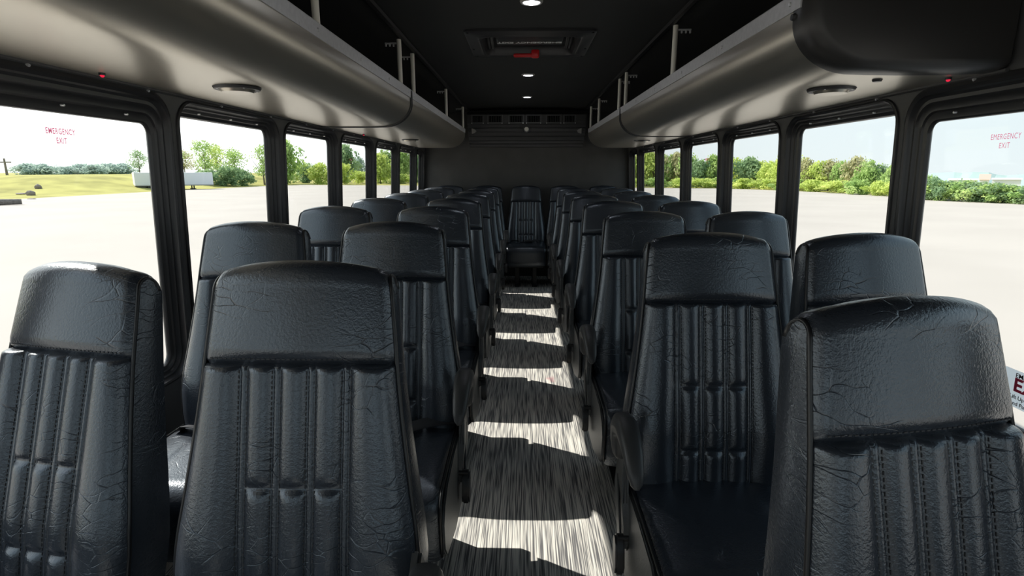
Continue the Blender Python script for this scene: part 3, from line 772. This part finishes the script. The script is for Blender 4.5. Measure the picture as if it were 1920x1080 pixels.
def arm_parts():
    """armrest, side cover and lever for the aisle side at local +x"""
    out = []
    path = [(-.082, .570, .018, .014), (-.081, .580, .028, .021), (-.077, .610, .033, .025), (-.081, .645, .036, .028), (-.100, .668, .033, .029), (-.140, .680, .027, .028),
            (-.190, .672, .023, .026), (-.232, .652, .020, .023), (-.264, .626, .016, .019), (-.278, .609, .011, .013), (-.284, .601, .004, .005)]
    rows = []
    for i, (y, z, hh, hw) in enumerate(path):
        ya, za = path[max(i - 1, 0)][:2]; yb, zb = path[min(i + 1, len(path) - 1)][:2]
        t_ = Vector((0, yb - ya, zb - za)).normalized(); n_ = Vector((0, -t_.z, t_.y)); rr = []
        for k in range(17):
            an = 2 * math.pi * k / 16; c_, s_ = math.cos(an), math.sin(an)
            c_ = math.copysign(abs(c_) ** .7, c_); s_ = math.copysign(abs(s_) ** .7, s_)
            rr.append(Vector((.258, y, z)) + Vector((c_ * hw, 0, 0)) + n_ * (s_ * hh))
        rows.append(rr)
    bm = grid(rows); bm = (bm[0], bm[1] + [tuple(range(16)), tuple(range(len(bm[0]) - 17, len(bm[0]) - 1))])
    out.append(('armrest', bm, 'plastic'))
    # side cover: strap of vinyl running from the armrest pivot down to the cushion side
    cov = [(-.100, .63), (-.088, .56), (-.078, .50), (-.095, .44), (-.112, .37), (-.10, .30), (-.05, .285), (.01, .31), (.03, .38), (.02, .46), (-.01, .54), (-.035, .60), (-.055, .65)]
    bm = bmesh.new(); prism(bm, cov, lambda a, b, x: (x + (.012 * math.sin((b - .3) * 8)), a, b), .222, .240)
    bmesh.ops.bevel(bm, geom=[e_ for e_ in bm.edges if abs(e_.verts[0].co.x - e_.verts[1].co.x) < .004], offset=.006, segments=2, affect='EDGES')
    out.append(('side_cover', bm, 'vinyl'))
    skirt = [(.06, .455), (-.05, .462), (-.20, .462), (-.34, .455), (-.40, .425), (-.425, .38), (-.415, .30), (-.38, .255), (-.20, .205), (.02, .205), (.07, .28)]
    bm = bmesh.new(); prism(bm, skirt, lambda a, b, x: (x, a, b), .2225, .232)
    bmesh.ops.bevel(bm, geom=[e_ for e_ in bm.edges if abs(e_.verts[0].co.x - e_.verts[1].co.x) < .004], offset=.004, segments=2, affect='EDGES')
    out.append(('side_skirt', bm, 'vinyl'))
    bm = bmesh.new()
    prism(bm, [(-.125, .335), (-.105, .352), (-.085, .345), (-.078, .315), (-.088, .262), (-.105, .242), (-.128, .245), (-.138, .275)], lambda a, b, x: (x, a, b), .243, .268)
    bmesh.ops.bevel(bm, geom=list(bm.edges), offset=.005, segments=2, affect='EDGES')
    out.append(('recline_lever', bm, 'frame_plastic'))
    bm = bmesh.new(); tube(bm, [(.246, .0, .47), (.247, -.03, .42), (.248, -.07, .36), (.25, -.10, .33)], .0035, 6); cyl(bm, (.232, -.105, .345), (.262, -.105, .345), .010, n=12)
    out.append(('lever_cable', bm, 'steel'))
    return out
proto = base_seat()
proto_parts = list(proto.children)
armR = []                                            # aisle side at +x (seats left of the aisle)
armL = []
for nm, bm, m_ in arm_parts():
    o = obj(nm, bm, m_, None); sharp(o, 38)
    me2 = o.data.copy(); me2.transform(Matrix.Scale(-1, 4, (1, 0, 0))); me2.flip_normals()
    armR.append((nm, o.data)); armL.append((nm, me2)); bpy.data.objects.remove(o)
BACK = {'backrest', 'back_panel', 'headrest', 'piping', 'stitching'}
seat_count = 0
def kind_of(n): return n.split('.')[0]
def place_seat(x, dtop, label, group, arm=0, recl=0.0, rz=0.0, dz=0.0, belt=True, wide=1.0):
    global seat_count
    if seat_count == 0: t = proto
    else:
        t = proto.copy(); C.objects.link(t)
    parts = []
    for ch in proto_parts:
        if ch.name.startswith('lap_belt') and not belt: continue
        c = ch if seat_count == 0 else ch.copy()
        if seat_count:
            C.objects.link(c); c.parent = t
            for g in ch.children:
                d = g.copy(); C.objects.link(d); d.parent = c
        parts.append(c)
    seat_count += 1
    for nm, me in (armR if arm > 0 else armL if arm < 0 else []):
        c = bpy.data.objects.new(nm, me); C.objects.link(c); c.parent = t; parts.append(c)
    t.location = (x, dtop - .165, dz); t.rotation_euler = (0, 0, rz); t.scale = (wide, 1, 1); t['label'] = label; t['group'] = group
    if recl:
        rot = Matrix.Rotation(-R(recl), 4, 'X'); piv = Vector((0, .02, .46))
        for c in parts:
            if kind_of(c.name) in BACK: c.matrix_local = Matrix.Translation(piv) @ rot @ Matrix.Translation(-piv)
    return t
ORD = ['first', 'second', 'third', 'fourth', 'fifth', 'sixth', 'seventh']
for n in range(7):
    yl = 1.03 + .80 * n; yr = .72 + .805 * n
    place_seat(-.438 if n else -.42, yl, f'black leather aisle seat left of the aisle, {ORD[n]} row from the front', 'seats left of the aisle', 1, recl=rnd.uniform(-.6, .6) if n else 0)
    place_seat(-.915 if n else -.98, yl + (.0 if n else .09), f'black leather window seat on the left side, {ORD[n]} row from the front', 'seats along the left windows', 0, recl=2.5 if n == 0 else rnd.uniform(-.8, 1.2), rz=0 if n else R(-12), dz=0 if n else -.018, wide=1 if n else .90)
    place_seat(.515 if n else .578, yr if n else .80, f'black leather aisle seat right of the aisle, {ORD[n]} row from the front', 'seats right of the aisle', -1, belt=False, recl=rnd.uniform(-.6, .6) if n else 0, rz=0 if n else R(12), wide=1 if n else .93, dz=0 if n else -.010)
    place_seat(.95 if n else 1.0, yr, f'black leather window seat on the right side, {ORD[n]} row from the front', 'seats along the right windows', 0, belt=False, recl=rnd.uniform(-.6, .8), rz=R(5) if n == 1 else 0, wide=.95 if n in (1, 2) else 1)
for o in bpy.data.objects:
    if o.type == 'MESH' and o.name.startswith('armrest') and o.parent and 'left of the aisle, first row' in o.parent['label']: o.location.z = -.045
for dx, lb in ((-.92, 'black leather rear row seat in the left corner against the back wall'), (-.46, 'black leather rear row seat just left of the middle one'),
               (0, 'black leather seat in the middle of the rear row facing the aisle'), (.46, 'black leather rear row seat just right of the middle one'), (.92, 'black leather rear row seat in the right corner against the back wall')):
    place_seat(CX + dx, 6.50, lb, 'rear row of seats')

# ------------------------------------------------------------ outdoors
GZ = -0.85
def at_ground(px, dist):                             # a point on the ground in the bearing of a picture column
    r_ = ray(px, 321); r_.z = 0; r_.normalize(); p = CAM + r_ * dist; p.z = GZ; return p
def top_z(py, px, dist):
    r_ = ray(px, py); return CAM.z + r_.z / math.hypot(r_.x, r_.y) * dist
bm = bmesh.new()
lot = [(-40, -60), (32, -60), (33.5, 50), (30, 62), (25, 70), (13, 73), (-2, 78), (-19, 84), (-36, 87), (-38, 80), (-40, 60)]
vs = [bm.verts.new((x, y, GZ)) for x, y in lot]; bm.faces.new(vs)
struct('ground', bm, 'lot', label='pale concrete lot around the bus')
def terr(x, y):
    z = GZ - .03
    if x < -40: z += 1.75 * sm(-x, 41, 53) * sm(y, 46, 62) * (1 - .5 * sm(-x, 60, 90))
    if x > 36: z -= min(16, .085 * (x - 36)) * sm(x / max(y, 1), .60, .74)
    return z
rows = []
xs = [-400, -250, -160, -120, -95, -80, -70, -62, -56, -52, -48, -45, -42, -40, -30, -15, 0, 15, 25, 32, 36, 42, 50, 65, 90, 130, 200, 300]
ys = [-100, -60, -20, 10, 25, 35, 42, 48, 54, 60, 66, 72, 78, 85, 95, 110, 140, 200, 300, 420]
for y in ys: rows.append([(x, y, terr(x, y)) for x in xs])
g = obj('grass_field', grid(rows), 'grass', smooth=True); g['kind'] = 'structure'; g['label'] = 'dry yellow grass around the concrete lot'

LEAF = ['leaf_green', 'leaf_yellow', 'leaf_dark', 'leaf_hazed', 'leaf_olive']
def crown_mesh(seed, n, leaf, blobs, spread=1.0):
    r_ = random.Random(seed); vs = []; fs = []
    bl = []
    for i in range(blobs):
        an = r_.uniform(0, 6.28); h = r_.uniform(.12, .86); rad = r_.uniform(.0, .55) * spread * math.sin(math.pi * min(1, h * .85 + .15)) 
        bl.append((Vector((rad * math.cos(an), rad * math.sin(an), h)), r_.uniform(.16, .30)))
    for i in range(n):
        c, br = bl[r_.randrange(blobs)]
        d = Vector((r_.gauss(0, 1), r_.gauss(0, 1), r_.gauss(0, 1))).normalized() * br * r_.uniform(.55, 1.0)
        d.z *= .8; p = c + d
        if p.z < .02: p.z = abs(p.z) + .02
        nrm = (d.normalized() * .8 + Vector((r_.gauss(0, .6), r_.gauss(0, .6), r_.gauss(0, .6)))).normalized()
        a = nrm.orthogonal().normalized(); b = nrm.cross(a); q = r_.uniform(0, 6.28)
        a2 = a * math.cos(q) + b * math.sin(q); b2 = nrm.cross(a2); s = leaf * r_.uniform(.6, 1.3); k = len(vs)
        vs += [tuple(p + a2 * s), tuple(p + b2 * s * .6 + nrm * s * .2), tuple(p - a2 * s), tuple(p - b2 * s * .6 + nrm * s * .1)]
        fs.append((k, k + 1, k + 2, k + 3))
    return vs, fs
def trunk_bm(seed, airy):
    r_ = random.Random(seed); bm = bmesh.new()
    tube(bm, [(0, 0, -.02), (.01, .01, .25), (-.01, 0, .5), (.02, 0, .8)], [.035, .026, .018, .006], 6)
    for i in range(9 if airy else 4):
        an = r_.uniform(0, 6.28); z = r_.uniform(.2, .65); L_ = r_.uniform(.25, .5)
        d = Vector((math.cos(an), math.sin(an), r_.uniform(.5, 1.1))).normalized()
        tube(bm, [(0, 0, z), tuple(Vector((0, 0, z)) + d * L_ * .5), tuple(Vector((0, 0, z)) + d * L_ + Vector((0, 0, .05)))], [.014, .009, .003], 5)
    return bm
CR = {}
for i in range(3):
    for m_ in LEAF: CR[('full', i, m_)] = None
def tree(name, label, px, dist, py_top, width_px, leaf='leaf_green', style='full', zbase=None, group=None, cat='tree', i=0):
    p = at_ground(px, dist); p.z = terr(p.x, p.y) if zbase is None else zbase
    h = max(.8, top_z(py_top, px, dist) - p.z)
    r_ = ray(px, 321); wd = width_px / F * dist / math.hypot(r_.x, r_.y) * 1.0 / max(.5, 1.0)
    t = thing(name, label, cat, p, rnd.uniform(0, 6.28), group)
    wd *= 1.3
    key = (style, i % 3, leaf)
    if CR.get(key) is None:
        if style == 'full': cv = crown_mesh(11 + i % 3, 2600, .050, 44)
        elif style == 'airy': cv = crown_mesh(31 + i % 3, 1300, .034, 34, 1.15)
        else: cv = crown_mesh(51 + i % 3, 1900, .055, 26, 1.25)
        if style == 'airy': cv = ([(x, y, .22 + z * .78) for x, y, z in cv[0]], cv[1])
        o = obj('crown', cv, leaf, t); CR[key] = o.data
    else:
        o = bpy.data.objects.new('crown', CR[key]); C.objects.link(o); o.parent = t
    o.scale = (wd / 1.45, wd / 1.45, h * 1.06)
    if style != 'bush':
        k2 = ('trunk', style)
        if CR.get(k2) is None:
            tr = obj('trunk', trunk_bm(5, style == 'airy'), 'bark', t, True); CR[k2] = tr.data
        else:
            tr = bpy.data.objects.new('trunk', CR[k2]); C.objects.link(tr); tr.parent = t
        tr.scale = (h * .8, h * .8, h * .95)
    return t
# left side, far pale trees behind the mound (through the first left window)
for i, (px, d, yt, wp_, lf) in enumerate(((48, 150, 308, 46, 'leaf_hazed'), (80, 148, 308, 54, 'leaf_hazed'), (118, 152, 311, 50, 'leaf_hazed'), (150, 155, 309, 52, 'leaf_hazed'), (178, 150, 309, 46, 'leaf_hazed'),
                                          (205, 158, 305, 48, 'leaf_hazed'), (232, 160, 308, 48, 'leaf_hazed'))):
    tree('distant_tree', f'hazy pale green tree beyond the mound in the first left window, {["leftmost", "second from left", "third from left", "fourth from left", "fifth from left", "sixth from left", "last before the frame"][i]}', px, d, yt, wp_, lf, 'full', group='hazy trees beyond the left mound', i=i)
tree('roadside_tree', 'thin airy tree right above the near end of the white trailer', 262, 92, 283, 34, 'leaf_dark', 'airy', i=0)
# through the second left window
for i, (px, d, yt, wp_, lf, lb) in enumerate(((346, 95, 284, 50, 'leaf_olive', 'bare looking airy tree behind the white trailer'), (386, 92, 268, 56, 'leaf_green', 'tallest airy tree behind the trailer end, second left window'),
                                              (408, 98, 274, 44, 'leaf_yellow', 'airy yellowish tree right of the tallest one, second left window'), (440, 95, 281, 56, 'leaf_green', 'airy spreading tree in the middle of the second left window'),
                                              (494, 96, 276, 44, 'leaf_green', 'airy tree cut by the right edge of the second left window'))):
    tree('roadside_tree', lb, px, d, yt, wp_, lf, 'airy', group='airy trees behind the trailer', i=i)
for i, (px, d, yt, wp_) in enumerate(((390, 88, 318, 46), (428, 88, 314, 52), (455, 90, 318, 40))):
    tree('low_bush', f'low dark bush under the airy trees, {["left", "middle", "right"][i]} one', px, d, yt, wp_, 'leaf_dark', 'bush', group='bushes under the airy trees', cat='bush', i=i)
# through the third to last left windows
L3 = ((536, 102, 268, 66, 'leaf_green', 'full', 'big green tree at the left of the third left window'), (572, 110, 309, 40, 'leaf_dark', 'bush', 'dark round bush in the middle of the third left window'),
      (600, 98, 306, 46, 'leaf_yellow', 'bush', 'bright yellow green bush at the right of the third left window'), (648, 110, 276, 52, 'leaf_dark', 'full', 'tall dark tree in the fourth left window'),
      (642, 96, 308, 44, 'leaf_yellow', 'bush', 'bright yellow green bush in front of the dark tree'), (674, 130, 292, 26, 'leaf_hazed', 'full', 'bluish tree behind the dark one in the fourth left window'),
      (676, 100, 321, 36, 'leaf_yellow', 'bush', 'low yellow green bush at the right of the fourth left window'), (712, 100, 290, 46, 'leaf_yellow', 'full', 'leafy light green tree in the fifth left window'), (724, 108, 279, 40, 'leaf_green', 'full', 'taller tree behind the light green one in the fifth left window'),
      (756, 108, 284, 42, 'leaf_green', 'full', 'green tree in the sixth left window'), (784, 110, 290, 36, 'leaf_dark', 'full', 'green tree in the last narrow left window'), (752, 98, 326, 44, 'leaf_yellow', 'bush', 'low bush in the sixth left window'), (812, 112, 288, 40, 'leaf_green', 'full', 'tree beyond the rear left corner of the bus'))
for i, (px, d, yt, wp_, lf, st_, lb) in enumerate(L3):
    tree('green_tree' if st_ == 'full' else 'green_bush', lb, px, d, yt, wp_, lf, st_, group='trees behind the left lot edge', cat='tree' if st_ == 'full' else 'bush', i=i)
# right side: continuous belt of trees behind the lot
NTH = ['first','second','third','fourth','fifth','sixth','seventh','eighth','ninth','tenth','eleventh','twelfth','thirteenth','fourteenth','fifteenth','sixteenth','seventeenth','eighteenth','nineteenth','twentieth','twenty-first','twenty-second','twenty-third','twenty-fourth','twenty-fifth']
TONE = {'leaf_yellow': 'yellow green', 'leaf_green': 'mid green', 'leaf_dark': 'dark green', 'leaf_olive': 'olive'}
RT = [(1150, 288), (1178, 290), (1196, 296), (1214, 290), (1230, 292), (1250, 294), (1268, 296), (1290, 298), (1312, 303), (1334, 300), (1356, 296), (1378, 300), (1402, 304), (1426, 310), (1448, 306), (1466, 302), (1492, 302), (1510, 300), (1534, 312), (1556, 308), (1578, 306), (1602, 304), (1630, 309), (1654, 313), (1680, 318)]
for i, (px, yt) in enumerate(RT):
    yt -= 6
    d = 82 - 20 * sm(px, 1350, 1700); lf = ('leaf_yellow', 'leaf_green', 'leaf_yellow', 'leaf_dark', 'leaf_olive')[(i * 7 + i // 3) % 5]
    tree('belt_tree', f'{TONE[lf]} tree, {NTH[i]} from the bus rear in the right tree belt', px, d + rnd.uniform(-2, 4), yt, rnd.uniform(42, 56), lf, 'full', group='tree belt behind the right lot edge', i=i)
for i, px in enumerate(range(1190, 1700, 42)):
    d = 76 - 18 * sm(px, 1350, 1700)
    tree('verge_bush', f'low bush before the right tree belt, {NTH[i]} from the bus rear', px, d, 334 + 6 * sm(px, 1350, 1700), rnd.uniform(44, 58), ('leaf_yellow', 'leaf_green', 'leaf_yellow')[i % 3], 'bush', group='bushes at the foot of the right tree belt', cat='bush', i=i)
tree('bare_tree', 'thin dark tree rising above the right belt in the fourth window from the rear', 1262, 92, 290, 14, 'leaf_dark', 'airy', i=1)
for i, (px, yt, wp_) in enumerate(((1722, 326, 34), (1745, 334, 40), (1768, 340, 40), (1790, 338, 38), (1812, 341, 38), (1836, 342, 40), (1858, 344, 40), (1884, 346, 42), (1910, 349, 40), (1936, 350, 40))):
    tree('hedge_bush', f'dense hedge bush seen through the first right window, {NTH[i]} from the left', px, 53 - 3 * (px - 1722) / 200, yt, wp_ * 1.5, ('leaf_green', 'leaf_dark')[i % 2], 'bush', group='hedge in the first right window', cat='bush', i=i)
# distant ridge and buildings on the right
def ridge(name, label, pts, dist, zb, m_):
    bm = bmesh.new(); fr_, bk = [], []
    for px, py in pts:
        a = at_ground(px, dist); b = at_ground(px, dist * 1.12); tz = top_z(py, px, dist)
        a.z = zb; fr_.append((a, Vector((b.x, b.y, tz)), Vector((b.x * 1.15, b.y * 1.15, zb))))
    rows = [[q[i] for q in fr_] for i in range(3)]
    o = obj(name, grid(rows), m_); tag(o, label, 'hill'); return o
ridge('distant_hill', 'far blue green ridge on the horizon through the first right window', [(1690, 334), (1720, 330), (1750, 325), (1790, 323), (1805, 325), (1825, 322.5), (1855, 323.5), (1870, 328), (1890, 330), (1915, 328), (1950, 327), (2000, 331)], 560, -16, 'hill')
def building(label, px0, px1, yt, yb, dist, roof, m_='whitepaint'):
    a = at_ground(px0, dist); b = at_ground(px1, dist); zt = top_z(yt, (px0 + px1) / 2, dist); zb = min(top_z(yb, (px0 + px1) / 2, dist), zt - 1) - 4
    c = (a + b) / 2; L_ = (b - a).length; rz = math.atan2(b.y - a.y, b.x - a.x)
    t = thing('warehouse', label, 'building', (c.x, c.y, zb), rz, 'white buildings below the ridge')
    h = zt - zb
    obj('wall', newbox(-L_ / 2, L_ / 2, -4, 4, 0, h), m_, t)
    bm = bmesh.new(); prism(bm, [(-4.5, h), (4.5, h), (0, h + roof)], lambda a_, b_, x: (x, a_, b_), -L_ / 2 - .3, L_ / 2 + .3); obj('roof', bm, 'roofred' if roof > 1.5 else 'whitepaint', t)
building('long white warehouse below the ridge, left one', 1782, 1836, 337.5, 341, 300, .6)
building('white building with a terracotta roof below the ridge', 1840, 1858, 337, 341, 290, 2.2)
building('long white warehouse below the ridge, right one', 1864, 1918, 336.5, 341, 300, .6)
# white box trailer on the left
a = at_ground(248, 77); b = at_ground(394, 78)
t = thing('box_trailer', 'white box trailer parked at the foot of the grass mound', 'trailer', ((a.x + b.x) / 2, (a.y + b.y) / 2, GZ), math.atan2(b.y - a.y, b.x - a.x))
L_ = (b - a).length; zt = top_z(323.5, 320, 77) - GZ
box_bm = newbox(-L_ / 2, L_ / 2, -1.2, 1.2, .55, zt, .05); obj('body', box_bm, 'whitepaint', t)
bm = bmesh.new(); box(bm, -L_ / 2, L_ / 2, -1.22, 1.22, .45, .56, .02); obj('chassis', bm, 'greyplastic', t)
for xw in (-L_ * .42, -L_ * .30):
    for yy in (-1.0, 1.0):
        bm = bmesh.new(); cyl(bm, (xw, yy - .15, .42), (xw, yy + .15, .42), .42, n=20); obj('wheel', bm, 'tyre', t)
bm = bmesh.new()
for s in (-1, 1): box(bm, L_ * .24 - .06, L_ * .24 + .06, s * .8 - .06, s * .8 + .06, 0, .5)
box(bm, L_ * .24 - .2, L_ * .24 + .2, -.9, .9, .02, .10); obj('landing_gear', bm, 'tyre', t)
# rocks, beam and pole on the grass of the first left window
for px, d, wd, h, lb, nm in ((50, 66, .42, .32, 'grey boulder on the dry grass, larger one', 'boulder'), (66, 72, .36, .28, 'grey boulder on the dry grass, smaller one behind', 'boulder'), (50, 57, .36, .08, 'flat stone on the dry grass in front of the boulders', 'flat_stone'), (34, 68, .6, .09, 'long flat stone left of the boulders', 'flat_stone')):
    p = at_ground(px, d); p.z = terr(p.x, p.y); bm = bmesh.new(); bmesh.ops.create_icosphere(bm, subdivisions=2, radius=1)
    for v in bm.verts: v.co = Vector((v.co.x * wd * rnd.uniform(.85, 1.1), v.co.y * wd * .7 * rnd.uniform(.85, 1.1), v.co.z * h * rnd.uniform(.85, 1.15)))
    o = obj(nm, bm, 'rock'); o.location = p + Vector((0, 0, h * .4)); tag(o, lb, 'rock')
p = at_ground(-14, 48); bm = bmesh.new()
for k in range(5): cyl(bm, (-1.5, 0, .22), (1.1, 0, .22), .24, .18, n=9) if k == 0 else None
o = obj('log', bm, 'bark'); o.location = (p.x, p.y, GZ - .02); o.rotation_euler = (0, 0, .75); tag(o, 'dark log lying at the edge of the lot on the far left', 'log')
p = at_ground(12, 105); bm = bmesh.new(); zt = top_z(297, 12, 105) - terr(p.x, p.y)
cyl(bm, (0, 0, 0), (0, 0, zt), .16, .11, n=8); t = thing('utility_pole', 'thin utility pole on the far left beyond the grass', 'pole', (p.x, p.y, terr(p.x, p.y))); obj('shaft', bm, 'bark', t)
bm = bmesh.new(); box(bm, -.9, .9, -.06, .06, zt - .6, zt - .45); obj('crossarm', bm, 'bark', t)
